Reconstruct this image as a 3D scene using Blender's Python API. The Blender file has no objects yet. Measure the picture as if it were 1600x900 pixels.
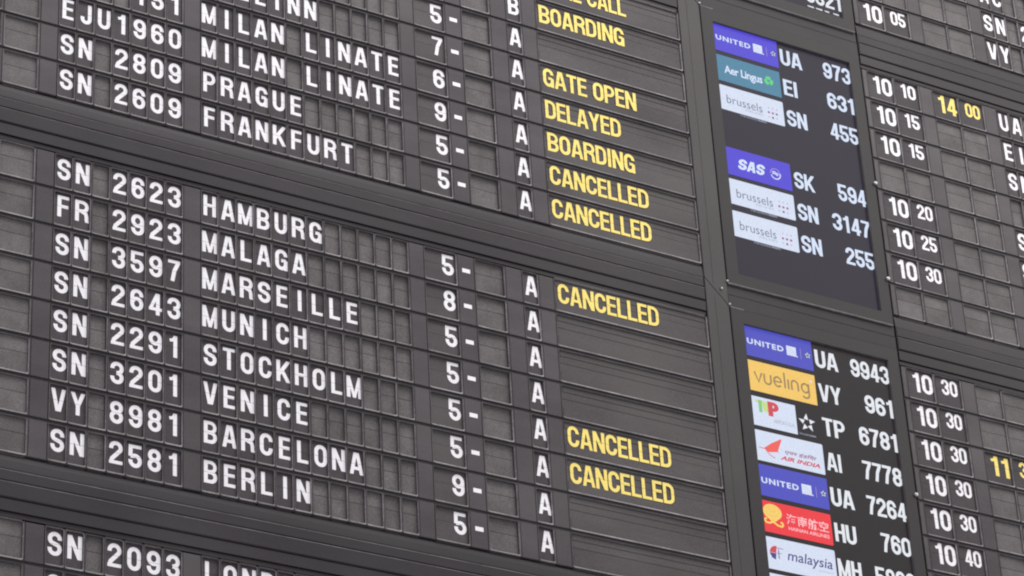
import bpy, bmesh, math, random
from math import sin, cos, radians, pi
from mathutils import Matrix, Vector
random.seed(7)
SC = bpy.context.scene
COL = SC.collection
S = 0.1                      # metres per row pitch; board coordinates are u right, v down, w into the board

# ------------------------------------------------------------------ camera
def mat_from_fit():
    rx, ry, rz = CAMFIT[1:4]
    X = Matrix(((1,0,0),(0,cos(rx),-sin(rx)),(0,sin(rx),cos(rx))))
    Y = Matrix(((cos(ry),0,sin(ry)),(0,1,0),(-sin(ry),0,cos(ry))))
    Z = Matrix(((cos(rz),-sin(rz),0),(sin(rz),cos(rz),0),(0,0,1)))
    return Z @ X @ Y
CAMFIT = (4885.017002, -0.531676, -0.553073, -0.059867, -10.778837, -11.719934, 76.795418)
R = mat_from_fit()
cpos = -(R.transposed() @ Vector(CAMFIT[4:7]))
def b2w(v): return Vector((v[0], v[2], -v[1]))      # board axes to world axes
cam = bpy.data.objects.new('camera', bpy.data.cameras.new('camera')); COL.objects.link(cam); SC.camera = cam
right, down, fwd = b2w(R[0]), b2w(R[1]), b2w(R[2])
M = Matrix((right, -down, -fwd)).transposed().to_4x4(); M.translation = b2w(cpos)*S
cam.matrix_world = M
cam.data.sensor_width = 36; cam.data.lens = CAMFIT[0]/1600*36
cam.data.clip_start = 0.1; cam.data.clip_end = 200

# ------------------------------------------------------------------ light (a hall interior: soft overhead light)
W = bpy.data.worlds.new('World'); SC.world = W; W.use_nodes = True
W.node_tree.nodes['Background'].inputs[0].default_value = (0.97, 0.96, 1.0, 1)
W.node_tree.nodes['Background'].inputs[1].default_value = 0.72
def area(name, loc, target, sx, sy, power, colr):
    l = bpy.data.lights.new(name, 'AREA'); l.shape = 'RECTANGLE'; l.size = sx; l.size_y = sy; l.energy = power; l.color = colr
    o = bpy.data.objects.new(name, l); COL.objects.link(o); o.location = loc
    o.rotation_euler = (Vector(target)-Vector(loc)).to_track_quat('-Z', 'Y').to_euler(); return o
area('ceiling_light_bank', (1.0, -2.6, 4.4), (1.2, 0, -1.0), 7.0, 2.4, 400, (1.0, 0.975, 0.975))
area('ceiling_light_bank_right', (6.0, -3.5, 2.6), (1.6, 0, -1.0), 2.0, 4.0, 120, (1.0, 0.975, 0.92))
vs = SC.view_settings
SC.render.filter_size = 1.9
SC.cycles.filter_width = 2.1
SC.cycles.pixel_filter_type = 'BLACKMAN_HARRIS'
SC.view_settings.view_transform = 'Standard'; vs.look = 'None'; vs.gamma = 1; vs.exposure = 0

# ------------------------------------------------------------------ materials
MATS = {}
def mat(name, col, rough=0.5, var=0.25, spec=0.5, scale=9.0, bump=0.06, dust=0.0, dustcol=(0.2,0.19,0.19), metal=0.0, streak=False, speck=.22):
    m = bpy.data.materials.new(name); m.use_nodes = True; nt = m.node_tree; N = nt.nodes; L = nt.links
    b = N['Principled BSDF']; b.inputs['Roughness'].default_value = rough
    b.inputs['Specular IOR Level'].default_value = spec; b.inputs['Metallic'].default_value = metal
    geo = N.new('ShaderNodeNewGeometry')
    n1 = N.new('ShaderNodeTexNoise'); n1.inputs['Scale'].default_value = scale; n1.inputs['Detail'].default_value = 5
    n1.inputs['Roughness'].default_value = 0.6
    mp = N.new('ShaderNodeMapping'); mp.inputs['Scale'].default_value = (0.35, 1, 1.6) if streak else (1, 1, 1)
    L.new(geo.outputs['Position'], mp.inputs['Vector']); L.new(mp.outputs[0], n1.inputs['Vector'])
    oi = N.new('ShaderNodeObjectInfo')
    r = N.new('ShaderNodeMapRange'); r.inputs['From Min'].default_value = .3; r.inputs['From Max'].default_value = .7
    r.inputs['To Min'].default_value = 1-var; r.inputs['To Max'].default_value = 1+var
    L.new(n1.outputs['Fac'], r.inputs['Value'])
    r2 = N.new('ShaderNodeMapRange'); r2.inputs['To Min'].default_value = 1-var*.5; r2.inputs['To Max'].default_value = 1+var*.5
    L.new(oi.outputs['Random'], r2.inputs['Value'])
    mu = N.new('ShaderNodeMath'); mu.operation = 'MULTIPLY'; L.new(r.outputs[0], mu.inputs[0]); L.new(r2.outputs[0], mu.inputs[1])
    vm = N.new('ShaderNodeVectorMath'); vm.operation = 'SCALE'; vm.inputs[0].default_value = col; L.new(mu.outputs[0], vm.inputs['Scale'])
    out = vm.outputs[0]
    # fine speckle of dust
    n2 = N.new('ShaderNodeTexNoise'); n2.inputs['Scale'].default_value = 330; n2.inputs['Detail'].default_value = 2
    L.new(geo.outputs['Position'], n2.inputs['Vector'])
    r3 = N.new('ShaderNodeMapRange'); r3.inputs['From Min'].default_value = .35; r3.inputs['From Max'].default_value = .65
    r3.inputs['To Min'].default_value = 1-speck; r3.inputs['To Max'].default_value = 1+speck
    L.new(n2.outputs['Fac'], r3.inputs['Value'])
    vm2 = N.new('ShaderNodeVectorMath'); vm2.operation = 'SCALE'; L.new(out, vm2.inputs[0]); L.new(r3.outputs[0], vm2.inputs['Scale'])
    out = vm2.outputs[0]
    if dust:
        n3 = N.new('ShaderNodeTexNoise'); n3.inputs['Scale'].default_value = 2.3; n3.inputs['Detail'].default_value = 8
        L.new(geo.outputs['Position'], n3.inputs['Vector'])
        r4 = N.new('ShaderNodeMapRange'); r4.inputs['From Min'].default_value = .42; r4.inputs['From Max'].default_value = .72
        r4.inputs['To Max'].default_value = dust; L.new(n3.outputs['Fac'], r4.inputs['Value'])
        mx = N.new('ShaderNodeMix'); mx.data_type = 'RGBA'; L.new(r4.outputs[0], mx.inputs['Factor'])
        L.new(out, mx.inputs['A']); mx.inputs['B'].default_value = (*dustcol, 1); out = mx.outputs['Result']
    L.new(out, b.inputs['Base Color'])
    if bump:
        bp = N.new('ShaderNodeBump'); bp.inputs['Strength'].default_value = bump; bp.inputs['Distance'].default_value = 0.002
        L.new(n2.outputs['Fac'], bp.inputs['Height']); L.new(bp.outputs[0], b.inputs['Normal'])
    MATS[name] = m; return m
def emis(name, col, strength=1.0):
    m = bpy.data.materials.new(name); m.use_nodes = True; nt = m.node_tree; b = nt.nodes['Principled BSDF']
    b.inputs['Base Color'].default_value = (0.01, 0.01, 0.011, 1); b.inputs['Roughness'].default_value = 0.5; b.inputs['Specular IOR Level'].default_value = 0.15
    b.inputs['Emission Strength'].default_value = strength
    geo = nt.nodes.new('ShaderNodeNewGeometry'); n = nt.nodes.new('ShaderNodeTexNoise'); n.inputs['Scale'].default_value = 260
    nt.links.new(geo.outputs['Position'], n.inputs['Vector'])
    r = nt.nodes.new('ShaderNodeMapRange'); r.inputs['From Min'].default_value = .3; r.inputs['From Max'].default_value = .7
    r.inputs['To Min'].default_value = .93; r.inputs['To Max'].default_value = 1.07; nt.links.new(n.outputs['Fac'], r.inputs['Value'])
    vm = nt.nodes.new('ShaderNodeVectorMath'); vm.operation = 'SCALE'; vm.inputs[0].default_value = col
    nt.links.new(r.outputs[0], vm.inputs['Scale']); nt.links.new(vm.outputs[0], b.inputs['Emission Color'])
    MATS[name] = m; return m
def srgb(r, g, b):
    f = lambda c: (c/255/12.92) if c/255 <= .04045 else ((c/255+.055)/1.055)**2.4
    return (f(r), f(g), f(b))

PANEL = mat('board_plastic', (0.046, 0.038, 0.043), .5, .26, .3, 7, dust=.42, dustcol=(.105,.10,.10), streak=True)
FASC  = mat('fascia_metal', (0.016, 0.0122, 0.0152), .52, .3, .3, 5, dust=.4, dustcol=(.045,.040,.043), streak=True)
EDGE  = mat('worn_lit_edge', (0.165, 0.151, 0.157), .55, .5, .3, 14)  # wear plus painted highlight: paler grey for edges that catch overhead light
FLAP  = mat('flap_charcoal', (0.046, 0.039, 0.043), .55, .2, .25, 12)
BLANK = mat('flap_faded', (0.104, 0.094, 0.094), .6, .24, .25, 15)
STAT  = mat('status_flap', (0.056, 0.048, 0.050), .55, .22, .25, 9, dust=.5, dustcol=(.11,.103,.098), streak=True)
RAIL  = mat('rail_shade_grey', (0.034, 0.029, 0.032), .55, .2, .3, 7)  # strip filling the row gaps, its grey darkened to give a soft shadow
DARK  = mat('recess_haze_grey', (0.075, 0.066, 0.071), .7, .2, .3)  # albedo lifted so the recesses carry veiling haze in their colour
WHITE = mat('print_white', (0.80, 0.785, 0.81), .5, .03, .3, 20, bump=0, speck=.03)
YELL  = mat('print_yellow', (0.84, 0.67, 0.165), .5, .04, .3, 20, bump=0, speck=.05)
BEZ   = mat('bezel_plastic', (0.014, 0.011, 0.012), .5, .1, .3, 6)
MULL  = mat('cover_metal', (0.040, 0.0355, 0.036), .5, .14, .3, 3, dust=.25, dustcol=(.075,.07,.068))
METAL = mat('bright_metal', (0.42, 0.41, 0.41), .38, .1, .5, metal=.6)
WALLM = mat('wall_paint', (0.035, 0.033, 0.035), .7, .1, .3)
SCR   = emis('screen_glow_dark', srgb(27, 20, 24), 1.0)
SCRB  = emis('screen_glow_dark_blue', srgb(31, 25, 42), 1.0)
EW    = emis('glow_white', srgb(226, 230, 236), 1.0)
EWB   = emis('glow_cool_white', srgb(212, 224, 246), 1.0)
ETILE = emis('glow_tile_white', srgb(211, 220, 240), 1.0)
EBLUE = emis('glow_indigo', srgb(78, 66, 208), 1.0)
EBLU2 = emis('glow_blue', srgb(74, 76, 188), 1.0)
ETEAL = emis('glow_teal', srgb(72, 128, 158), 1.0)
EGRN  = emis('glow_green', srgb(96, 206, 128), 1.0)
EGRY  = emis('glow_text_grey', srgb(92, 98, 122), 1.0)
ELGR  = emis('glow_text_light_grey', srgb(165, 172, 192), 1.0)
EMAU  = emis('glow_mauve', srgb(150, 98, 128), 1.0)
EPNK  = emis('glow_pink_dot', srgb(186, 164, 196), 1.0)
EAMB  = emis('glow_amber', srgb(240, 196, 100), 1.0)
EBRN  = emis('glow_brown_grey', srgb(150, 126, 88), 1.0)
ERED  = emis('glow_red', srgb(234, 54, 62), 1.0)
ECRI  = emis('glow_crimson', srgb(206, 70, 82), 1.0)
ETGR  = emis('glow_leaf_green', srgb(130, 196, 120), 1.0)
ELIM  = emis('glow_lime', srgb(196, 216, 140), 1.0)
EGLD  = emis('glow_gold', srgb(244, 204, 106), 1.0)
EROS  = emis('glow_rose', srgb(252, 190, 196), 1.0)
ENAV  = emis('glow_navy', srgb(74, 68, 128), 1.0)
EORG  = emis('glow_coral', srgb(238, 96, 90), 1.0)
EDIM  = emis('glow_blank_grey', srgb(176, 172, 176), 1.0)

# ------------------------------------------------------------------ mesh builder in board coordinates
class MB:
    def __init__(s): s.v = []; s.f = []; s.m = []; s.mats = []
    def mi(s, m):
        if m not in s.mats: s.mats.append(m)
        return s.mats.index(m)
    def face(s, pts, m):
        n = len(s.v); s.v += [(p[0]*S, p[2]*S, -p[1]*S) for p in pts]; s.f.append(tuple(range(n, n+len(pts)))); s.m.append(s.mi(m))
    def box(s, u0, u1, v0, v1, w0, w1, m, c=0.0, em=None):
        # w0 is the front; c chamfers the front edges
        em = em or m
        a = [(u0,v0,w0+c),(u1,v0,w0+c),(u1,v1,w0+c),(u0,v1,w0+c)]
        b = [(u0,v0,w1),(u1,v0,w1),(u1,v1,w1),(u0,v1,w1)]
        for i in range(4):
            j = (i+1) % 4; s.face([a[i], a[j], b[j], b[i]], m)
        s.face(b, m)
        if c:
            t = [(u0+c,v0+c,w0),(u1-c,v0+c,w0),(u1-c,v1-c,w0),(u0+c,v1-c,w0)]
            for i in range(4):
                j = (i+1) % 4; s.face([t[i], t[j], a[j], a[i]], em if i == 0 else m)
            s.face(t[::-1], m)
        else: s.face(a[::-1], m)
    def prism(s, poly, w0, w1, m, c=0.0, em=None):
        # poly: list of (u,v); optional inset chamfer toward centroid normals
        n = len(poly); em = em or m
        if c:
            ins = []
            A = sum(poly[i][0]*poly[(i+1)%n][1]-poly[(i+1)%n][0]*poly[i][1] for i in range(n)); sg = 1 if A > 0 else -1
            for i in range(n):
                p, q, r_ = Vector(poly[i-1]), Vector(poly[i]), Vector(poly[(i+1)%n])
                d1 = (q-p).normalized(); d2 = (r_-q).normalized()
                n1 = Vector((-d1.y, d1.x))*sg; n2 = Vector((-d2.y, d2.x))*sg
                k = (n1+n2); k = k/ max(.3, k.dot(n1)); ins.append((q.x+k.x*c, q.y+k.y*c))
            s.face([(x,y,w0) for x,y in ins], m)
            for i in range(n):
                j = (i+1)%n; s.face([(*ins[i],w0),(*ins[j],w0),(*poly[j],w0+c),(*poly[i],w0+c)], em)
        else: s.face([(x,y,w0) for x,y in poly], m)
        for i in range(n):
            j = (i+1)%n; s.face([(*poly[i],w0+c),(*poly[j],w0+c),(*poly[j],w1),(*poly[i],w1)], m)
    def mesh(s, name, smooth=False):
        me = bpy.data.meshes.new(name); me.from_pydata(s.v, [], s.f)
        for m in s.mats: me.materials.append(m)
        me.polygons.foreach_set('material_index', s.m)
        if me.polygons:
            bm = bmesh.new(); bm.from_mesh(me); bmesh.ops.remove_doubles(bm, verts=bm.verts, dist=1e-6)
            bm.to_mesh(me); bm.free()
        me.update(); return me
def link(name, me, parent=None, loc=None):
    o = bpy.data.objects.new(name, me); COL.objects.link(o)
    if parent: o.parent = parent
    if loc: o.location = (loc[0]*S, loc[2]*S, -loc[1]*S)
    return o
def tag(o, label=None, cat=None, group=None, kind=None):
    if label: o['label'] = label
    if cat: o['category'] = cat
    if group: o['group'] = group
    if kind: o['kind'] = kind
    return o

# ------------------------------------------------------------------ stroke lettering (bold condensed grotesque)
def arc(cx, cy, rx, ry, a0, a1, n=None):
    n = n or max(3, int(abs(a1-a0)/15))
    return [(cx+rx*cos(radians(a0+(a1-a0)*i/n)), cy+ry*sin(radians(a0+(a1-a0)*i/n))) for i in range(n+1)]
def glyph(ch, w, T):
    """list of (points, closed, thickness) in a box w wide and 1 high, y up"""
    a = T/2; l = a; r = w-a; b = a; t = 1-a; c = w/2; rx = (w-T)/2; ry = min(rx*1.12, .3)
    TH = T*0.86   # horizontals are a little thinner
    h = TH/2; bt = h; tt = 1-h
    def st(*p, **k): return (list(p), False, T)
    def hz(x0, x1, y): return ([(x0, y), (x1, y)], False, TH)
    if ch == '0' or ch == 'O': return [(arc(c, t-ry, rx, ry, 0, 180)+arc(c, b+ry, rx, ry, 180, 360), True, T)]
    if ch == 'C': return [([(r, .655)]+arc(c, t-ry, rx, ry, 0, 180)+arc(c, b+ry, rx, ry, 180, 360)+[(r, .355)], False, T)]
    if ch == 'G': return [([(r, .68)]+arc(c, t-ry, rx, ry, 0, 180)+arc(c, b+ry, rx, ry, 180, 350), False, T), st((r, 0), (r, .50)), hz(c-.01, r, .47)]
    if ch == 'U': return [([(l, 1)]+arc(c, b+ry, rx, ry, 180, 360)+[(r, 1)], False, T)]
    if ch == 'J': return [([(r, 1)]+arc(c, b+ry, rx, ry, 360, 180)+[(l, .36)], False, T)]
    q = (1-2*a)/4
    if ch == 'S':
        return [([(r, t-q-.035)]+arc(c, t-q, rx, q, 0, 232)+arc(c, b+q, rx, q, 52, -180)+[(l, b+q+.04)], False, T)]
    if ch == '3': return [([(l, t-q-.03)]+arc(c, t-q, rx, q, 180, -70)+[(c-.02, t-2*q)], False, T), ([(c-.02, b+2*q)]+arc(c, b+q, rx, q, 70, -180)+[(l, b+q+.04)], False, T)]
    if ch == '8': return [(arc(c, t-q+.008, rx*.94, q-.006, 0, 360, 24)[:-1], True, T), (arc(c, b+q+.006, rx, q+.006, 0, 360, 24)[:-1], True, T)]
    if ch in '69':
        k = .235
        s1 = (arc(c, b+k, rx, k, 0, 360, 26)[:-1], True, T)
        s2 = ([(l, b+k)]+arc(c, t-ry, rx, ry, 180, 8)+[(r, t-ry-.02)], False, T)
        if ch == '6': return [s1, s2]
        return [([(w-x, 1-y) for x, y in p], cl, th) for p, cl, th in (s1, s2)]
    if ch == '2':
        return [([(l, t-q-.05)]+arc(c, t-q, rx, q, 180, -28)+[(c+.02, .43), (l+.04, .22), (l+.0, 0)], False, T), hz(.0, w, bt)]
    if ch == '5':
        k = .225
        return [hz(l, w-.02, tt), st((l+.01, 1), (l, .48)), ([(l-.0, .50)]+arc(c, b+k, rx, k, 118, -180)+[(l, b+k+.03)], False, T)]
    if ch == '4': return [st((w*.68, 0), (w*.68, 1)), hz(0, w, .27), ([(w*.66, 1.02), (l*.8, .26)], False, T*.85)]
    if ch == '1': return [st((w*.64, 0), (w*.64, 1)), ([(w*.60, .93), (w*.42, .80), (w*.10, .765)], False, T*.8)]
    if ch == '7': return [hz(0, w, tt), ([(r, 1-T*.6), (w*.52, .5), (w*.36, 0)], False, T)]
    if ch == 'A': return [([(a*.8, -.05), (c-.03, 1.05)], False, T*.95), ([(w-a*.8, -.05), (c+.03, 1.05)], False, T*.95), hz(w*.2, w*.8, .28)]
    if ch == 'B': return [st((l, 0), (l, 1)), ([(l, tt), (c, tt)]+arc(c, tt-q, rx*.94, q, 90, -90)+[(l, tt-2*q)], False, TH), ([(l, bt+2*q), (c, bt+2*q)]+arc(c, bt+q, rx, q, 90, -90)+[(l, bt)], False, T*.95)]
    if ch == 'D': return [st((l, 0), (l, 1)), ([(l, tt), (c-.02, tt)]+arc(c-.02, t-ry, rx+.02, ry, 90, 0)+arc(c-.02, b+ry, rx+.02, ry, 0, -90)+[(l, bt)], False, T*.95)]
    if ch == 'E': return [st((l, 0), (l, 1)), hz(l, w, tt), hz(l, w, bt), hz(l, w*.94, .52)]
    if ch == 'F': return [st((l, 0), (l, 1)), hz(l, w, tt), hz(l, w*.94, .50)]
    if ch == 'H': return [st((l, 0), (l, 1)), st((r, 0), (r, 1)), hz(l, r, .52)]
    if ch == 'I': return [st((c, 0), (c, 1))]
    if ch == 'K': return [st((l, 0), (l, 1)), ([(l, .30), (r+.06, 1.06)], False, T*.95), ([(c-.05, .52), (r+.04, -.06)], False, T)]
    if ch == 'L': return [st((l, 0), (l, 1)), hz(l, w, bt)]
    if ch == 'M': return [st((l, 0), (l, 1)), st((r, 0), (r, 1)), ([(l+.0, 1.02), (c, .02)], False, T*.8), ([(r, 1.02), (c, .02)], False, T*.8)]
    if ch == 'N': return [st((l, 0), (l, 1)), st((r, 0), (r, 1)), ([(l-.01, 1.03), (r+.01, -.03)], False, T)]
    if ch == 'P': return [st((l, 0), (l, 1)), ([(l, tt), (c, tt)]+arc(c, tt-q*1.12, rx, q*1.12, 90, -90)+[(l, tt-2.24*q)], False, T*.92)]
    if ch == 'R': return [st((l, 0), (l, 1)), ([(l, tt), (c, tt)]+arc(c, tt-q*1.02, rx, q*1.02, 90, -90)+[(l, tt-2.04*q)], False, T*.92), ([(c-.02, .48), (r-.06, .42), (r-.015, .28), (r-.01, .1), (r+.02, -.02)], False, T*.95)]
    if ch == 'T': return [st((c, 0), (c, 1)), hz(0, w, tt)]
    if ch == 'V': return [([(a*.85, 1.05), (c-.02, -.05)], False, T*.95), ([(w-a*.85, 1.05), (c+.02, -.05)], False, T*.95)]
    if ch == 'Y': return [([(a*.7, 1.05), (c, .40)], False, T*.95), ([(w-a*.7, 1.05), (c, .40)], False, T*.95), st((c, 0), (c, .46))]
    if ch == '-': return [([(0, .5), (w, .5)], False, T)]
    return []
GW = dict(I=.22, M=.70, N=.60, A=.62, V=.62, E=.50, F=.50, L=.50, T=.54, P=.57, B=.585, R=.60, J=.50, Y=.60, K=.62)
GW['1'] = .46; GW['7'] = .54
def gw(ch): return GW.get(ch, .575)
def ribbon(pts, closed, th):
    P = []
    for p in pts:
        if not P or (abs(p[0]-P[-1][0])+abs(p[1]-P[-1][1])) > 1e-4: P.append(p)
    if closed and (abs(P[0][0]-P[-1][0])+abs(P[0][1]-P[-1][1])) < 1e-4: P.pop()
    n = len(P); Lf = []; Rt = []
    for i in range(n):
        q = Vector(P[i])
        d1 = (q-Vector(P[i-1])).normalized() if (i or closed) else None
        d2 = (Vector(P[(i+1) % n])-q).normalized() if (i < n-1 or closed) else None
        d1 = d1 or d2; d2 = d2 or d1
        n1 = Vector((-d1.y, d1.x)); n2 = Vector((-d2.y, d2.x)); k = n1+n2; k = k/max(.55, k.dot(n1))
        Lf.append(q+k*th/2); Rt.append(q-k*th/2)
    out = []
    for i in range(n if closed else n-1):
        j = (i+1) % n; out.append([tuple(Rt[i]), tuple(Rt[j]), tuple(Lf[j]), tuple(Lf[i])])
    return out
def clip(poly, ax, val, keep_low):
    out = []; n = len(poly); ins = lambda p: (p[ax] <= val+1e-9) if keep_low else (p[ax] >= val-1e-9)
    for i in range(n):
        p, q = poly[i], poly[(i+1) % n]
        if ins(p): out.append(p)
        if ins(p) != ins(q):
            k = (val-p[ax])/(q[ax]-p[ax]); out.append((p[0]+(q[0]-p[0])*k, p[1]+(q[1]-p[1])*k))
    return out
def text_polys(txt, height, width=None, T=.155, track=.05, adv=None, space=.30, gscale=1.0):
    """polygons (order index, [(x,y)..]) with y down from 0 to height, x from 0; fits width if given"""
    x = 0; res = []; k = 0
    for ch in txt:
        if ch == ' ': x += space; continue
        w = gw(ch)*gscale; Tn = T
        for pts, cl, th in glyph(ch, w, Tn):
            for q in ribbon(pts, cl, th):
                q = clip(q, 1, 1, True); q = clip(q, 1, 0, False) if q else q
                if q:
                    q = clip(q, 0, w+.005, True); q = clip(q, 0, -.005, False) if q else q
                if q and len(q) > 2: res.append((k, [(x+a_, 1-b_) for a_, b_ in q]))
            k += 1
        x += w+track
    tot = x-track
    sx = (width/tot) if width else height
    return [(k, [(a_*sx, b_*height) for a_, b_ in q]) for k, q in res], tot*sx
def put_text(mb, polys, u0, v0, w, m, vmin=None, vmax=None):
    for k, q in polys:
        p = [(u0+a_, v0+b_) for a_, b_ in q]
        if vmin is not None: p = clip(p, 1, vmin, False)
        if p and vmax is not None: p = clip(p, 1, vmax, True)
        if p and len(p) > 2: mb.face([(x, y, w-.0015-.0005*(k % 24)) for x, y in p], m)

# ------------------------------------------------------------------ built-in typeface for the small logo lettering
def font_polys(txt, height=None, width=None, bold=0.0, shear=0.0, spacing=1.0):
    cu = bpy.data.curves.new('lettering', 'FONT'); cu.body = txt; cu.size = 1; cu.offset = bold; cu.shear = shear
    cu.space_character = spacing; cu.resolution_u = 3
    o = bpy.data.objects.new('lettering', cu); COL.objects.link(o)
    dg = bpy.context.evaluated_depsgraph_get(); dg.update(); e = o.evaluated_get(dg); me = e.to_mesh()
    vs_ = [tuple(v.co) for v in me.vertices]; fs = [tuple(p.vertices) for p in me.polygons]; e.to_mesh_clear()
    bpy.data.objects.remove(o); bpy.data.curves.remove(cu)
    if not vs_: return []
    x0 = min(v[0] for v in vs_); x1 = max(v[0] for v in vs_); y0 = min(v[1] for v in vs_); y1 = max(v[1] for v in vs_)
    sx = width/(x1-x0) if width else None; sy = height/(y1-y0) if height else sx; sx = sx or sy
    return [(0, [((vs_[i][0]-x0)*sx, (y1-vs_[i][1])*sy) for i in f]) for f in fs]

# ------------------------------------------------------------------ layout (all in row pitches)
GAP = 9.4938
def gv(g, r): return (g-1)*GAP+r
def su(u): return .407+.0178*u            # apparent sideways shift per depth, used to place prints on recessed flaps
SV = -.69
TOPV, BOTV = -.405, .452                  # cell opening
OUT0, OUT1 = -.418, .508                  # face of the row module
FD = .055                                 # depth of a lettered flap
BD = .080                                 # depth of a faded blank flap

def rrect(u0, u1, v0, v1, r, n=3):
    pts = []
    for cx, cy, a in ((u1-r, v0+r, -90), (u1-r, v1-r, 0), (u0+r, v1-r, 90), (u0+r, v0+r, 180)):
        for i in range(n+1):
            t = radians(a+90*i/n); pts.append((cx+r*cos(t), cy+r*sin(t)))
    return pts
def frame_mesh(wd, lo, hi, rad=.035):
    """face plate of one flap unit, outer width lo..hi about the origin, opening half width wd/2"""
    key = ('frame', round(wd, 3), round(lo, 3), round(hi, 3))
    if key in CACHE: return CACHE[key]
    mb = MB(); c1 = .010
    O = [(lo, OUT0), (hi, OUT0), (hi, OUT1), (lo, OUT1)]
    ct, cb = .008, .046
    A = rrect(-wd/2-.022, wd/2+.022, TOPV-ct, BOTV+cb, rad+.018)      # front edge of the chamfer
    B = rrect(-wd/2, wd/2, TOPV, BOTV, rad)
    F = [(lo+c1, OUT0+c1), (hi-c1, OUT0+c1), (hi-c1, OUT1-c1), (lo+c1, OUT1-c1)]
    n = len(A); q = n//4
    # A starts at the upper-right corner, going clockwise on screen
    cor = [F[1], F[2], F[3], F[0]]
    for i in range(n):
        j = (i+1) % n; ci = cor[i//q]; cj = cor[j//q]
        if ci == cj: mb.face([(*ci, 0), (*A[i], 0), (*A[j], 0)], PANEL)
        else: mb.face([(*ci, 0), (*A[i], 0), (*A[j], 0), (*cj, 0)], PANEL)
        mb.face([(*A[i], 0), (*B[i], .026), (*B[j], .026), (*A[j], 0)], EDGE)
        mb.face([(*B[i], .026), (*B[i], .2), (*B[j], .2), (*B[j], .026)], DARK)
    for i in range(4):
        j = (i+1) % 4; mb.face([(*F[i], 0), (*F[j], 0), (*O[j], c1), (*O[i], c1)], PANEL); mb.face([(*O[i], c1), (*O[j], c1), (*O[j], .2), (*O[i], .2)], DARK)
    CACHE[key] = mb.mesh('flap_unit'); return CACHE[key]
CACHE = {}
SPLIT = -.045
def flap_mesh(upper, wd, depth, body, txt, h, tw, cx, tcen, ink, T=.155, align='c', fold=0, gs=1.0, space=.30):
    key = ('flap', upper, round(wd, 3), depth, body.name, txt, round(h, 3), tw, round(cx, 3), round(tcen, 3), ink.name, align, fold)
    if key in CACHE: return CACHE[key]
    mb = MB(); g = .003 if txt.strip() else .006
    v0, v1 = (TOPV-.09, SPLIT-g) if upper else (SPLIT+g, BOTV+.09)
    mb.box(-wd/2, wd/2, v0, v1, depth, depth+.02, body)
    if fold:   # long status flaps: the edges of flaps below show as thin steps
        vv = (SPLIT-.20) if upper else (SPLIT+.23)
        mb.box(-wd/2+.02, wd/2-.02, *( (v0+.001, vv) if upper else (vv, v1-.001)), depth-.010, depth-.001, body)
    if txt.strip():
        polys, tot = text_polys(txt, h, tw, T, gscale=gs, space=space)
        u0 = cx-tot/2 if align == 'c' else cx
        vt = tcen-h/2
        if upper: put_text(mb, polys, u0, vt, depth-(.011 if fold else 0), ink, vmax=v1)
        else: put_text(mb, polys, u0, vt, depth-(.011 if fold else 0), ink, vmin=v0)
    CACHE[key] = mb.mesh('upper_flap' if upper else 'lower_flap'); return CACHE[key]
def pmesh(key, fn, name):
    if key not in CACHE:
        mb = MB(); fn(mb); CACHE[key] = mb.mesh(name)
    return CACHE[key]

def filler(root, u0, u1, mark=None, lab=None):
    wd = u1-u0; key = ('fill', round(wd, 3), mark)
    def fn(mb):
        mb.box(0, wd, OUT0, OUT1, .004, .2, PANEL, .012)
        if mark == '-':
            mb.face([(.125, -.047, .0015), (.345, -.047, .0015), (.345, .065, .0015), (.125, .065, .0015)], WHITE)
    o = link('filler_panel', pmesh(key, fn, 'filler_panel'), root, (u0, 0, 0))
    if mark: o['label'] = 'plain panel with a printed white dash'
    return o

def unit(root, cu, wd, lo, hi, txt='', kind='char', ink=None):
    """a split-flap unit: face plate > upper flap, lower flap. cu = apparent centre, lo/hi = outer bounds"""
    ink = ink or WHITE
    fr = link('flap_unit', frame_mesh(wd, lo-cu, hi-cu), root, (cu, 0, 0))
    k = round(su(cu+0)*2, 1)/2           # shared per neighbourhood
    blank = not txt.strip()
    fold = 0; T = .170; h = .562; tcv = -.015; tw = None; align = 'c'; cx = 0; gs = 1.0; space = .30
    if kind == 'char': body = BLANK if blank else FLAP; d = BD if blank else FD; fw = wd-.035 if blank else wd-.01
    elif kind == 'wide': body = BLANK if blank else FLAP; d = BD if blank else FD; fw = wd-.02; 
    if kind == 'gate': body = BLANK; d = .065; fw = wd-.012; cx = .195; body = STAT
    if kind == 'hh': body = BLANK if blank else FLAP; d = FD; fw = wd-.01; tw = .655; cx = .035; h = .585; gs = .95; tcv = -.02
    if kind == 'mm': body = BLANK if blank else FLAP; d = FD; fw = wd-.01; tw = .52; cx = .015; h = .47; tcv = -.085; gs = .95
    if kind == 'status': body = STAT; d = .05; fw = wd-.01; fold = 1; align = 'l'; cx = -wd/2+.055; T = .165; tw = STW.get(txt)
    rc = round((k)*(d), 3); dv = round(-SV*d, 3)
    mx = cx + k*d; mc = tcv - dv
    for up in (True, False):
        me = flap_mesh(up, fw, d, body, txt, h, tw, round(mx, 2) if kind != 'status' else mx, mc, ink, T, align, fold, gs, space)
        f = link('upper_flap' if up else 'lower_flap', me, fr, (k*d*.35 if kind == 'char' and blank else 0, 0, 0))
    if not blank: fr['label'] = 'flap unit showing %s %s' % ('yellow' if ink is YELL else 'white', txt.strip() if kind in ('status', 'hh', 'mm') else 'character '+txt)
    return fr
STW = {'CANCELLED': 2.955, 'BOARDING': 2.62, 'DELAYED': 2.275, 'GATE OPEN': 2.83, 'FINAL CALL': 2.75}

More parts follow.
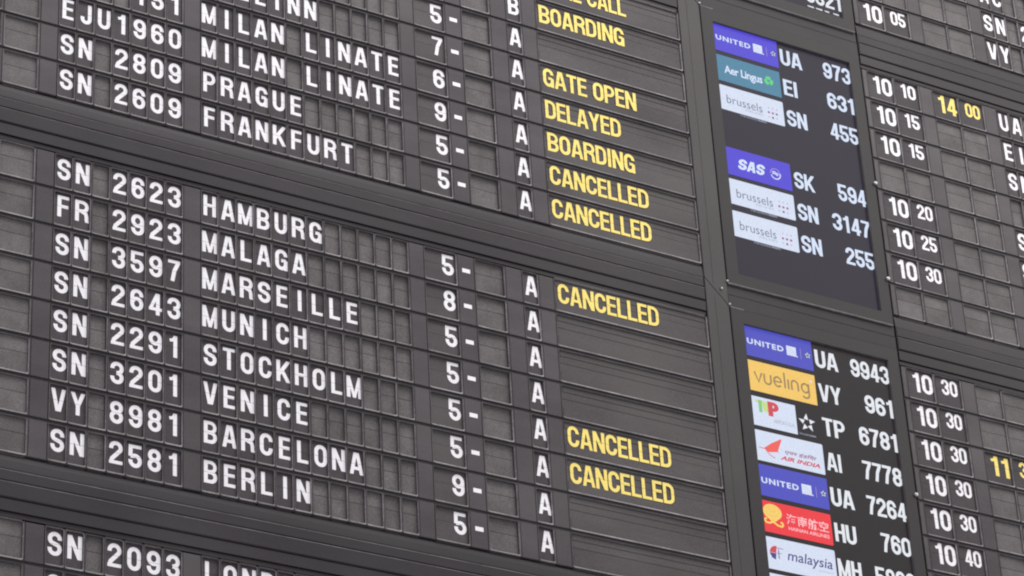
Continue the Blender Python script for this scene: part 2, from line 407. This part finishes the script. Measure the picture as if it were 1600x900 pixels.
def build_row(g, r, side, code='', dest='', gate='', term='', status='', hh='', mm='', dhh='', dmm='', label=''):
    v = gv(g, r)
    root = link('flap_display_row', None, None, (0, v, 0))
    e = .004
    def fl(a, b, **k): filler(root, a+e, b-e, **k)
    if side == 'L':
        fl(-4.9, -4.74); lo = -4.74
        off = -28.63
        segs = [(24.32, .80, 23.89, 24.785, 'hh', ''), (25.235, .76, 24.785, 25.68, 'mm', '')]
        for c_, w_, a_, b_, k_, t_ in segs: unit(root, c_+off, w_, a_+off+e, b_+off-e, '', k_)
        fl(-2.95, -2.52)
        unit(root, -2.06, .80, -2.52+e, -1.60-e, '', 'hh'); unit(root, -1.14, .82, -1.60+e, -.68-e, '', 'mm')
        fl(-.68, -.235)
        for i in range(7): unit(root, .46*i, .40, .46*i-.23+e*.5, .46*i+.23-e*.5, code[i] if i < len(code) else '', 'char')
        fl(2.99, 3.432)
        for i in range(12):
            c_ = 3.666+.46*i; unit(root, c_, .40, c_-.23+e*.5, c_+.23-e*.5, dest[i] if i < len(dest) else '', 'char')
        fl(8.956, 9.37)
        unit(root, 9.835, .86, 9.37+e, 10.30-e, gate, 'gate')
        fl(10.30, 10.77, mark='-' if gate else None)
        unit(root, 11.215, .80, 10.77+e, 11.66-e, '', 'wide')
        fl(11.66, 12.13)
        unit(root, 12.37, .40, 12.13+e, 12.61-e, term, 'char')
        fl(12.61, 13.04)
        unit(root, 15.325, 4.49, 13.04+e, 17.61-e, status, 'status', YELL)
        fl
        def bk(mb): mb.box(-4.88, 17.59, OUT0+.02, OUT1-.02, .21, .26, DARK)
        link('back_plate', pmesh('bkL', bk, 'back_plate'), root)
    else:
        fl(23.70, 23.855)
        unit(root, 24.315, .84, 23.855+e, 24.785-e, hh, 'hh'); unit(root, 25.23, .81, 24.785+e, 25.68-e, mm, 'mm')
        fl(25.68, 26.115)
        unit(root, 26.58, .85, 26.115+e, 27.045-e, dhh, 'hh', YELL); unit(root, 27.50, .83, 27.045+e, 27.955-e, dmm, 'mm', YELL)
        fl(27.955, 28.395)
        for i in range(7):
            c_ = 28.625+.46*i; unit(root, c_, .40, c_-.23+e*.5, c_+.23-e*.5, code[i] if i < len(code) else '', 'char')
        fl(31.615, 32.4)
        def bk(mb): mb.box(23.72, 32.38, OUT0+.02, OUT1-.02, .21, .26, DARK)
        link('back_plate', pmesh('bkR', bk, 'back_plate'), root)
    if r != 8:
        a0, a1 = (-4.9, 17.61) if side == 'L' else (23.70, 32.4)
        def rl(mb): mb.box(a0, a1, OUT1+.001, 1+OUT0-.001, .038, .2, RAIL)
        link('rail', pmesh('rl'+side, rl, 'rail'), root)
    tag(root, label, 'flight row', 'split-flap flight rows of the departure board')
    return root

# ------------------------------------------------------------------ structure: wall behind, fascias, covers
mb = MB(); mb.box(-8, 36, -16, 32, 1.2, 1.6, WALLM); tag(link('wall', mb.mesh('wall')), kind='structure')

def fascia(g, u0, u1, label, top_lip=True):
    """bands between group g-1 and group g, measured from row 1 of g"""
    v = gv(g, 1); root = link('fascia', None, None, (0, v, 0))
    def bar(name, a, b, w0, c, m, em, c2=None):
        mb = MB(); mb.box(u0, u1, a, b, w0, .3, m, c, em); link(name, mb.mesh(name), root)
    # sloping top strip under the last row, then three flat slats
    mb = MB(); a, b = -2.03+.075, -1.585
    pr = [(a, .055), (a+.06, .040), (a+.15, .026), (a+.26, .016), (b-.03, .010), (b, .012)]
    for (x, y), (x2, y2) in zip(pr, pr[1:]): mb.face([(u0, x, y), (u1, x, y), (u1, x2, y2), (u0, x2, y2)], FASC)
    mb.face([(u0, a, .055), (u0, b, .012), (u0, b, .3), (u0, a, .3)], FASC); mb.face([(u1, a, .055), (u1, a, .3), (u1, b, .3), (u1, b, .012)], FASC)
    mb.face([(u0, b, .012), (u1, b, .012), (u1, b, .3), (u0, b, .3)], FASC); mb.face([(u0, a, .055), (u0, a, .3), (u1, a, .3), (u1, a, .055)], FASC)
    link('sloped_strip', mb.mesh('sloped_strip'), root)
    bar('slat', -1.580, -1.302, -.006, .026, FASC, EDGE)  # upper chamfer coloured pale for the light line along the slat
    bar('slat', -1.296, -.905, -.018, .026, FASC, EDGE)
    bar('slat', -.885, -.600, .008, .006, FASC, FASC)
    bar('slat', -.590, -.470, .045, .006, FASC, FASC)
    tag(root, label, 'fascia', 'horizontal fascias between the groups of rows')
for g, l, r_ in ((1, 'dark left fascia above the FINAL CALL row, mostly out of frame', 'dark right fascia between the VY row and the 10 10 row'),
                 (2, 'dark slatted fascia running between the FRANKFURT row and the HAMBURG row', 'dark right fascia level with the gap between the two large screens'),
                 (3, 'dark slatted fascia running between the BERLIN row and the bottom row SN 2093', 'dark right fascia below the 10 40 row')):
    fascia(g, -4.9, 17.61, l); fascia(g, 23.70, 32.4, r_)

# upright cover between the flap rows and the screens: one mitred piece per group, plus cross pieces between the screens
def cover(g, label):
    t = gv(g, 1)-.95; b = gv(g+1, 1)-.95
    root = link('column_cover', None, None, (0, 0, 0))
    mb = MB()
    mb.prism([(17.635, t-.66), (18.325, t+.03), (18.325, b+.022), (17.655, b-.645), (17.635, b-.72)], .0, .3, MULL, .012, MULL)
    link('cover_plate', mb.mesh('cover_plate'), root)
    mb = MB(); mb.box(17.90, 17.915, t-.2, b-.55, -.006, .02, MULL); link('fold_line', mb.mesh('fold_line'), root)
    for (a_, b_) in ((18.335, b-.705), (18.13, b-.43), (18.335, b-.01)):
        mb = MB(); mb.box(a_-.028, a_+.028, b_-.028, b_+.028, -.05, .03, METAL, .014); link('corner_clip', mb.mesh('corner_clip'), root)
    tag(root, label, 'column cover', 'upright covers left of the screens')
cover(0, 'grey upright cover left of the topmost screen, at the top edge')
cover(1, 'grey upright cover between the GATE OPEN rows and the UA 973 screen')
cover(2, 'grey upright cover between the lower CANCELLED rows and the UA 9943 screen')
def cross(g, label):
    t = gv(g, 1)
    root = link('cross_piece', None, None, (0, t, 0))
    for a_, b_, w_ in ((-1.60, -1.285, .03), (-1.275, -.90, .02)):
        mb = MB(); mb.prism([(18.33 if a_ < -1.3 else 18.34, a_), (23.66, a_), (23.66, b_), (18.34, b_)], w_, .3, FASC, .010, MULL); link('slat', mb.mesh('slat'), root)
    tag(root, label, 'cross piece', 'cross pieces between the screens')
cross(1, 'dark cross piece above the UA 973 screen, below the topmost screen')
cross(2, 'dark cross piece between the UA 973 screen and the UA 9943 screen')
cross(3, 'dark cross piece below the UA 9943 screen')

# ------------------------------------------------------------------ flight rows
L = 'dark split-flap row reading '
build_row(1, 1, 'L', status='FINAL CALL', label='split-flap row with yellow FINAL CALL, cut by the top edge of the photo')
build_row(1, 2, 'L', gate='', term='B', status='BOARDING', label='split-flap row with terminal B and yellow BOARDING, second from the top')
build_row(1, 3, 'L', gate='5', term='A', status='', label='split-flap row with gate 5, terminal A and empty status, above the TALLINN row')
build_row(1, 4, 'L', dest='TALLINN', gate='7', term='A', status='GATE OPEN', label=L+'TALLINN, gate 7, with yellow GATE OPEN')
build_row(1, 5, 'L', code='    151', dest='MILAN LINATE', gate='6', term='A', status='DELAYED', label=L+'MILAN LINATE, gate 6, with yellow DELAYED')
build_row(1, 6, 'L', code='EJU1960', dest='MILAN LINATE', gate='9', term='A', status='BOARDING', label=L+'EJU1960 MILAN LINATE, gate 9, with yellow BOARDING')
build_row(1, 7, 'L', code='SN 2809', dest='PRAGUE', gate='5', term='A', status='CANCELLED', label=L+'SN 2809 PRAGUE, gate 5, with yellow CANCELLED')
build_row(1, 8, 'L', code='SN 2609', dest='FRANKFURT', gate='5', term='A', status='CANCELLED', label=L+'SN 2609 FRANKFURT, gate 5, with yellow CANCELLED')
for r_, (c_, d_, g_, s_) in enumerate((('SN 2623', 'HAMBURG', '5', 'CANCELLED'), ('FR 2923', 'MALAGA', '8', ''), ('SN 3597', 'MARSEILLE', '5', ''), ('SN 2643', 'MUNICH', '5', ''),
        ('SN 2291', 'STOCKHOLM', '5', 'CANCELLED'), ('SN 3201', 'VENICE', '5', 'CANCELLED'), ('VY 8981', 'BARCELONA', '9', ''), ('SN 2581', 'BERLIN', '5', ''))):
    build_row(2, r_+1, 'L', code=c_, dest=d_, gate=g_, term='A', status=s_, label=L+c_+' '+d_+', gate '+g_+(', with yellow CANCELLED' if s_ else ', status empty'))
build_row(3, 1, 'L', code='SN 2093', dest='LONDON', label=L+'SN 2093 LONDON, at the bottom edge of the photo')
build_row(3, 2, 'L', code='SN', label='split-flap row below SN 2093, only the top of its S in the photo')
build_row(3, 3, 'L', label='blank split-flap row two below the SN 2093 row')

build_row(0, 5, 'R', label='blank split-flap row right of the topmost screen, above the AC row')
build_row(0, 6, 'R', code='AC', label='split-flap row with letters AC at the top right corner')
build_row(0, 7, 'R', code='SN 2', label='split-flap row with letters SN at the top right, between AC and VY')
build_row(0, 8, 'R', hh='10', mm='05', code='VY', label='split-flap row reading 10 05 and VY at the top right')
D = 'split-flap row reading '
for r_, (h_, m_, dh, dm, c_, lb) in enumerate((('10', '10', '14', '00', 'UA', D+'10 10 with yellow 14 00, right of the UA 973 screen'), ('10', '15', '', '', 'EI', 'upper of the two rows reading 10 15, level with EI 631 on the screen'),
        ('10', '15', '', '', 'SN', 'lower of the two rows reading 10 15, above the blank time row'), ('', '', '', '', '', 'split-flap row with blank time, between rows 10 15 and 10 20'),
        ('10', '20', '', '', 'SK', D+'10 20, just below the blank time row'), ('10', '25', '', '', 'SN', D+'10 25, between the 10 20 row and a 10 30 row'),
        ('10', '30', '', '', 'SN', D+'10 30, beside the upper screen, level with SN 255'), ('', '', '', '', '', 'split-flap row with blank time, lowest beside the upper screen'))):
    build_row(1, r_+1, 'R', hh=h_, mm=m_, dhh=dh, dmm=dm, code=c_, label=lb)
for r_, (m_, dh, dm, lb) in enumerate((('30', '', '', 'topmost row reading 10 30 beside the lower screen, level with UA 9943'), ('30', '', '', 'second row reading 10 30 beside the lower screen, above the yellow 11 30'),
        ('30', '11', '30', D+'10 30 with yellow 11 30, beside the lower screen'), ('30', '', '', 'row reading 10 30 directly below the one with yellow 11 30'),
        ('30', '', '', 'row reading 10 30 directly above the 10 40 row'), ('40', '', '', D+'10 40, near the bottom right corner'))):
    build_row(2, r_+1, 'R', hh='10', mm=m_, dhh=dh, dmm=dm, label=lb)
build_row(2, 7, 'R', label='blank split-flap row below the 10 40 row, outside the photo')

# ------------------------------------------------------------------ monitors
WS = .05                    # depth of the screen face behind the bezel front
def sh(u, v): return (u+su(u)*WS, v-.69*WS)
class Scr:
    """collects a picture layer on the screen; coordinates are apparent board coordinates relative to the tile"""
    def __init__(s, root, name, label=None): s.root = root; s.name = name; s.mb = MB(); s.label = label; s.k = 0
    def poly(s, pts, m, lvl=1):
        s.mb.face([(*sh(x, y), WS-.002*lvl-.00003*s.k) for x, y in pts], m); s.k += 1
    def rect(s, a, b, c, d, m, lvl=1, r=0): s.poly(rrect(a, b, c, d, r) if r else [(a, c), (b, c), (b, d), (a, d)], m, lvl)
    def disc(s, cx, cy, rx, m, lvl=2, ry=None, n=12): s.poly([(cx+rx*cos(2*pi*i/n), cy+(ry or rx)*sin(2*pi*i/n)) for i in range(n)], m, lvl)
    def txt(s, t, u, v, h, wd, m, lvl=2, T=.155, **k):
        p, tot = text_polys(t, h, wd, T, **k)
        for kk, q in p: s.mb.face([(*sh(u+a_, v+b_), WS-.002*lvl-.0003*(kk % 16)) for a_, b_ in q], m)
    def ftxt(s, t, u, v, h, wd, m, lvl=2, **k):
        for kk, q in font_polys(t, h, wd, **k): s.mb.face([(*sh(u+a_, v+b_), WS-.002*lvl-.0015) for a_, b_ in q], m)
    def path(s, pts, th, m, lvl=2, closed=False):
        for i, q in enumerate(ribbon(pts, closed, th)): s.poly(q, m, lvl)
    def done(s):
        o = link(s.name, s.mb.mesh(s.name), s.root)
        if s.label: o['label'] = s.label
        return o

def star5(s, cx, cy, R_, m, lvl, dark=None):
    for k in range(5):
        a0 = -90+72*k; tip = (cx+R_*cos(radians(a0)), cy+R_*sin(radians(a0)))
        b1 = (cx+R_*.52*cos(radians(a0-40)), cy+R_*.52*sin(radians(a0-40))); b2 = (cx+R_*.36*cos(radians(a0+30)), cy+R_*.36*sin(radians(a0+30)))
        s.poly([tip, b2, b1], m, lvl)

def logo_blue_globe(scr, v, blue):
    s = Scr(scr, 'airline_logo', 'blue tile reading UNITED with a white globe grid and a star')
    s.rect(18.73, 20.81, v-.455, v+.43, blue, 1)
    s.ftxt('UNITED', 18.775, v-.09, .165, 1.13, EWB, 2, bold=.032, spacing=1.2)
    s.rect(20.0, 20.30, v-.15, v+.13, EWB, 2)
    for i in range(3): s.path(arc(20.03, v+.15, .08+.08*i, .08+.08*i, -88, -4, 6), .012, EPNK, 3)
    s.rect(20.30, 20.345, v+.10, v+.13, EWB, 2)
    s.rect(20.435, 20.447, v-.15, v+.15, EPNK, 2)
    s.disc(20.66, v+.0, .085, EGRY, 2); star5(s, 20.66, v+.0, .095, EWB, 3); s.disc(20.66, v, .03, ENAV, 4)
    s.done()
def logo_dots(scr, v):
    s = Scr(scr, 'airline_logo', 'pale tile reading brussels airlines with a cluster of dots')
    s.rect(18.715, 20.79, v-.44, v+.355, ETILE, 1, r=.04)
    s.ftxt('brussels', 18.93, v-.155, .27, 1.15, EGRY, 2, bold=-.006)
    s.ftxt('AIRLINES', 19.50, v+.145, .075, .60, ELGR, 2)
    for i in range(3):
        for j in range(3):
            rr = .038 if (i, j) in ((1, 1), (0, 1), (2, 1), (1, 2)) else .024
            s.disc(20.30+.13*i-.01*j, v-.12+.15*j, rr, EMAU if rr > .03 else EPNK, 2)
    s.ftxt('STAR ALLIANCE MEMBER', 19.33, v+.375, .055, .85, ELGR, 2, bold=.01)
    s.done()
def logo_teal(scr, v):
    s = Scr(scr, 'airline_logo', 'teal tile reading Aer Lingus with a green shamrock')
    s.rect(18.725, 20.79, v-.43, v+.42, ETEAL, 1)
    s.ftxt('Aer Lingus', 18.95, v-.13, .34, 1.24, EWB, 2, bold=.022, spacing=.93)
    for k in range(3):
        a = radians(-95+105*(k-1)*1.05); cx, cy = 20.40+.085*cos(a), v-.02+.085*sin(a)
        for d in (-.45, .45): s.disc(cx+.032*cos(a+d*3), cy+.032*sin(a+d*3), .058, EGRN, 2+k*.2)
    s.path([(20.40, v-.01), (20.385, v+.07), (20.35, v+.13)], .025, EGRN, 3)
    s.done()
def logo_sas(scr, v):
    s = Scr(scr, 'airline_logo', 'indigo tile with slanted white letters SAS and a round emblem')
    s.rect(18.70, 20.79, v-.44, v+.43, EBLUE, 1)
    for i, ch in enumerate('SAS'):
        p, tot = text_polys(ch, .34, .27, .21)
        for kk, q in p: s.mb.face([(*sh(19.13+.285*i+a_-.22*b_, v-.155+b_), WS-.006-.0003*kk) for a_, b_ in q], EWB)
    s.path(arc(20.28, v+.02, .155, .155, -20, 160, 12), .035, EWB, 2)
    s.path(arc(20.28, v+.02, .165, .165, 175, 330, 12), .018, EPNK, 2)
    for k in range(3): s.path([(20.17, v-.03+.035*k), (20.25, v-.06+.035*k), (20.31, v-.01+.035*k), (20.38, v-.03+.035*k)], .022, EWB, 3)
    s.done()
def logo_amber(scr, v):
    s = Scr(scr, 'airline_logo', 'amber tile reading vueling in grey letters')
    s.rect(18.71, 20.80, v-.445, v+.44, EAMB, 1)
    T_ = .052; x0 = 18.90
    def P(*p): s.path(list(p), T_, EBRN, 2)
    y0, y1, xh = v-.16, v+.17, .0
    P((x0, v-.13), (x0+.115, v+.15), (x0+.23, v-.13))
    x = x0+.30; s.path([(x, v-.13)]+arc(x+.1, v+.06, .1, .1, 180, 0, 6)+[(x+.2, v-.13)], T_, EBRN, 2)
    x = x0+.60; s.path(arc(x+.11, v+.015, .115, .14, 0, -318, 12), T_, EBRN, 2); s.path([(x, v+.015), (x+.22, v+.015)], T_*.8, EBRN, 3)
    x = x0+.93; P((x, v-.30), (x, v+.155))
    x = x0+1.04; P((x, v-.13), (x, v+.155))
    x = x0+1.14; s.path([(x, v+.155)]+arc(x+.1, v-.035, .1, .1, 180, 360, 6)+[(x+.2, v+.155)], T_, EBRN, 2)
    x = x0+1.45; s.path(arc(x+.11, v+.01, .11, .13, 0, 360, 14), T_, EBRN, 2); s.path([(x+.22, v-.13), (x+.22, v+.20)]+arc(x+.11, v+.20, .11, .10, 0, 150, 6), T_, EBRN, 3)
    s.disc(20.66, v-.23, .035, EWB, 2)
    s.done()
def logo_tap(scr, v):
    s = Scr(scr, 'airline_logo', 'white tile with green and red letters TAP, a star emblem beside it')
    s.rect(18.71, 20.07, v-.40, v+.44, ETILE, 1)
    s.rect(18.83, 19.10, v-.31, v-.23, ELIM, 2); s.rect(18.93, 19.03, v-.31, v+.04, ETGR, 3)
    s.poly([(19.03, v-.27), (19.25, v-.31), (19.25, v+.02), (19.07, v-.02)], ELIM, 2)
    s.txt('P', 19.21, v-.33, .42, .34, ECRI, 4, T=.25)
    s.ftxt('AIRPORTUGAL', 19.36, v+.15, .115, .66, ELGR, 2, spacing=.9)
    star5(s, 20.40, v+.03, .27, EW, 1); s.ftxt('STAR ALLIANCE MEMBER', 20.12, v+.36, .05, .52, ELGR, 1, bold=.01)
    s.done()
def logo_airindia(scr, v):
    s = Scr(scr, 'airline_logo', 'white tile with a red wing and red lettering AIR INDIA')
    s.rect(18.70, 20.80, v-.43, v+.44, ETILE, 1, r=.035)
    s.poly([(18.96, v+.06), (19.20, v-.12), (19.50, v-.30), (19.53, v-.28), (19.37, v+.09), (19.16, v+.14), (19.08, v+.15)], EORG, 2)
    s.path([(18.80, v+.06), (18.90, v+.075), (19.02, v+.07)], .02, ECRI, 3)
    s.path([(19.0, v+.08), (19.08, v+.18), (19.20, v+.27), (19.27, v+.285)], .022, ECRI, 3)
    s.path([(19.33, v+.07), (19.40, v+.10)], .02, ECRI, 3)
    s.ftxt('एयर इंडिया', 19.60, v-.035, .15, .98, EMAU, 2, bold=.02, shear=.3)
    s.ftxt('AIR INDIA', 19.43, v+.165, .125, 1.22, ECRI, 2, bold=.03, shear=.35)
    s.done()
def logo_red(scr, v):
    s = Scr(scr, 'airline_logo', 'red tile with a gold cloud emblem and white Chinese lettering')
    s.rect(18.70, 20.80, v-.44, v+.43, ERED, 1, r=.04)
    for rx_, m_, lv in ((.285, EGLD, 2), (.215, EAMB, 3), (.175, EGLD, 4), (.115, EAMB, 5), (.065, EGLD, 6)): s.disc(19.01, v-.15-(.285-rx_)*.38, rx_, m_, lv, ry=rx_*.78, n=18)
    s.path([(18.88, v+.02), (18.98, v+.10), (19.14, v+.20), (19.26, v+.21)]+arc(19.25, v+.15, .05, .05, 60, -120, 5), .055, EGLD, 3)
    s.path([(19.14, v+.03), (19.02, v+.11), (18.90, v+.17), (18.80, v+.17)]+arc(18.81, v+.11, .05, .05, 120, 290, 5), .055, EGLD, 4)
    s.ftxt('海南航空', 19.42, v-.20, .30, 1.28, EROS, 2, bold=.014)
    s.ftxt('HAINAN AIRLINES', 19.46, v+.155, .10, 1.24, EROS, 2, bold=.02)
    s.done()
def logo_mh(scr, v):
    s = Scr(scr, 'airline_logo', 'pale tile reading malaysia with a red and blue kite emblem')
    s.rect(18.70, 20.80, v-.44, v+.44, ETILE, 1, r=.04)
    s.poly([(18.80, v-.02)]+arc(19.03, v-.02, .22, .20, 190, 270, 6)+[(19.0, v-.02)], ECRI, 2)
    s.poly([(18.80, v-.01), (19.0, v-.01), (18.97, v+.17), (18.86, v+.12)], ENAV, 2)
    s.rect(19.06, 19.085, v-.13, v+.13, ENAV, 3); s.path([(19.02, v-.16), (19.10, v-.17), (19.22, v-.16)], .02, EMAU, 3); s.path([(19.02, v-.02), (19.16, v-.03)], .018, EMAU, 3)
    s.ftxt('malaysia', 19.33, v-.17, .37, 1.36, ENAV, 2, bold=.008, shear=.18)
    s.ftxt('AIRLINES BERHAD', 20.25, v+.20, .04, .46, ELGR, 2)
    s.done()
def logo_plain(scr, v):
    s = Scr(scr, 'airline_logo', 'plain pale tile in the lowest line of the screen'); s.rect(18.70, 20.80, v-.44, v+.42, ETILE, 1, r=.04); s.done()

def monitor(g, rows, label, back, ink, knobs=(3.43, 6.46), dashes=False):
    t = gv(g, 1); root = link('flight_monitor', None, None, (0, 0, 0))
    u0, u1, v0, v1 = 18.345, 23.635, t-.885, t+7.885
    a0, a1, c0, c1 = 18.725, 23.27, t-.475, t+7.53
    if g == 0: c1 = t+7.52
    mb = MB(); b = 0.014; fw = -.02
    O = [(u0, v0), (u1, v0), (u1, v1), (u0, v1)]; F = [(u0+b, v0+b), (u1-b, v0+b), (u1-b, v1-b), (u0+b, v1-b)]
    I = [(a0, c0), (a1, c0), (a1, c1), (a0, c1)]; J = [(a0-.006, c0-.006), (a1+.006, c0-.006), (a1+.006, c1+.006), (a0-.006, c1+.006)]
    for i in range(4):
        j = (i+1) % 4
        mb.face([(*F[i], fw), (*F[j], fw), (*J[j], fw), (*J[i], fw)], BEZ)
        mb.face([(*J[i], fw), (*J[j], fw), (*I[j], fw+.006), (*I[i], fw+.006)], BEZ)
        mb.face([(*I[i], fw+.006), (*I[j], fw+.006), (*I[j], WS+.001), (*I[i], WS+.001)], DARK)
        mb.face([(*O[i], fw+b), (*O[j], fw+b), (*F[j], fw), (*F[i], fw)], BEZ)
        mb.face([(*O[i], fw+b), (*O[j], fw+b), (*O[j], .3), (*O[i], .3)], BEZ)
    link('bezel', mb.mesh('bezel'), root)
    mb = MB(); mb.box(u0+.01, u1-.02, v1-.012, v1+.022, fw-.012, .05, EDGE, .010, METAL); link('edge_trim', mb.mesh('edge_trim'), root)
    mb = MB(); mb.box(u0+.01, u0+.42, v0-.018, v0+.010, fw-.008, .05, EDGE, .008, EDGE); link('edge_trim', mb.mesh('edge_trim_short'), root)
    mb = MB(); mb.box(a0-.02, a1+.02, c0-.02, c1+.02, WS, WS+.06, back); scr = link('screen', mb.mesh('screen'), root)
    for kv in knobs:
        mb = MB(); n = 10
        for (r0, w0_), (r1, w1_) in (((.055, .0), (.055, -.07)), ((.055, -.07), (.035, -.09)), ((.035, -.09), (.0005, -.092))):
            for i in range(n):
                p = lambda rr, ww, ii: (u1-.02+rr*cos(2*pi*ii/n)*1.0, t+kv+rr*sin(2*pi*ii/n), ww)
                mb.face([p(r0, w0_, i), p(r0, w0_, i+1), p(r1, w1_, i+1), p(r1, w1_, i)], METAL)
        link('latch_knob', mb.mesh('latch_knob'), root)
    for r, row in enumerate(rows):
        if not row: continue
        lg, code, num = row; v = t+r
        if lg: lg(scr, v)
        if code:
            wd = {2: .70}[len(code)]*(.66 if 'I' in code else 1.0)
            if code in ('UA',): wd = .72
            if code in ('SN', 'SK', 'HU'): wd = .66
            if code == 'MH': wd = .72
            s = Scr(scr, 'flight_code'); s.txt(code, 20.885 if 'M' not in code else 20.86, v-.245, .52, wd, ink, 2, T=.176); s.done()
            wn = .31*len(num)+.0
            s = Scr(scr, 'flight_number'); s.txt(num.replace('1', '1'), 23.25-wn+(.02 if num[-1] == '1' else 0), v-.245, .53, wn, ink, 2, T=.176); s.done()
    if dashes:
        for x0, x1 in ((22.05, 22.28), (22.33, 22.57), (22.63, 22.80), (22.92, 23.13)):
            s = Scr(scr, 'screen_dash'); s.poly([(x0, t+7.415), (x1-.02, t+7.41), (x1, t+7.46), (x0+.02, t+7.45)], EW, 2); s.done()
    tag(root, label, 'screen', 'flight screens set in the departure board')
UB1 = lambda s_, v: logo_blue_globe(s_, v, EBLUE)
UB2 = lambda s_, v: logo_blue_globe(s_, v, EBLU2)
monitor(0, [None]*7+[(None, 'SN', '8321')], 'screen at the top edge, showing the bottoms of digits 321', SCRB, EW, dashes=True)
monitor(1, [(UB1, 'UA', '973'), (logo_teal, 'EI', '631'), (logo_dots, 'SN', '455'), None, (logo_sas, 'SK', '594'), (logo_dots, 'SN', '3147'), (logo_dots, 'SN', '255'), None],
        'upper screen with airline logos listing UA 973 down to SN 255', SCRB, EWB)
monitor(2, [(UB2, 'UA', '9943'), (logo_amber, 'VY', '961'), (logo_tap, 'TP', '6781'), (logo_airindia, 'AI', '7778'), (UB2, 'UA', '7264'), (logo_red, 'HU', '760'), (logo_mh, 'MH', '5808'), (logo_plain, None, None)],
        'lower screen with airline logos listing UA 9943 down to HU 760', SCR, EW)
print('objects', len(bpy.data.objects), 'tris', sum(len(o.data.polygons) for o in bpy.data.objects if o.type == 'MESH'))
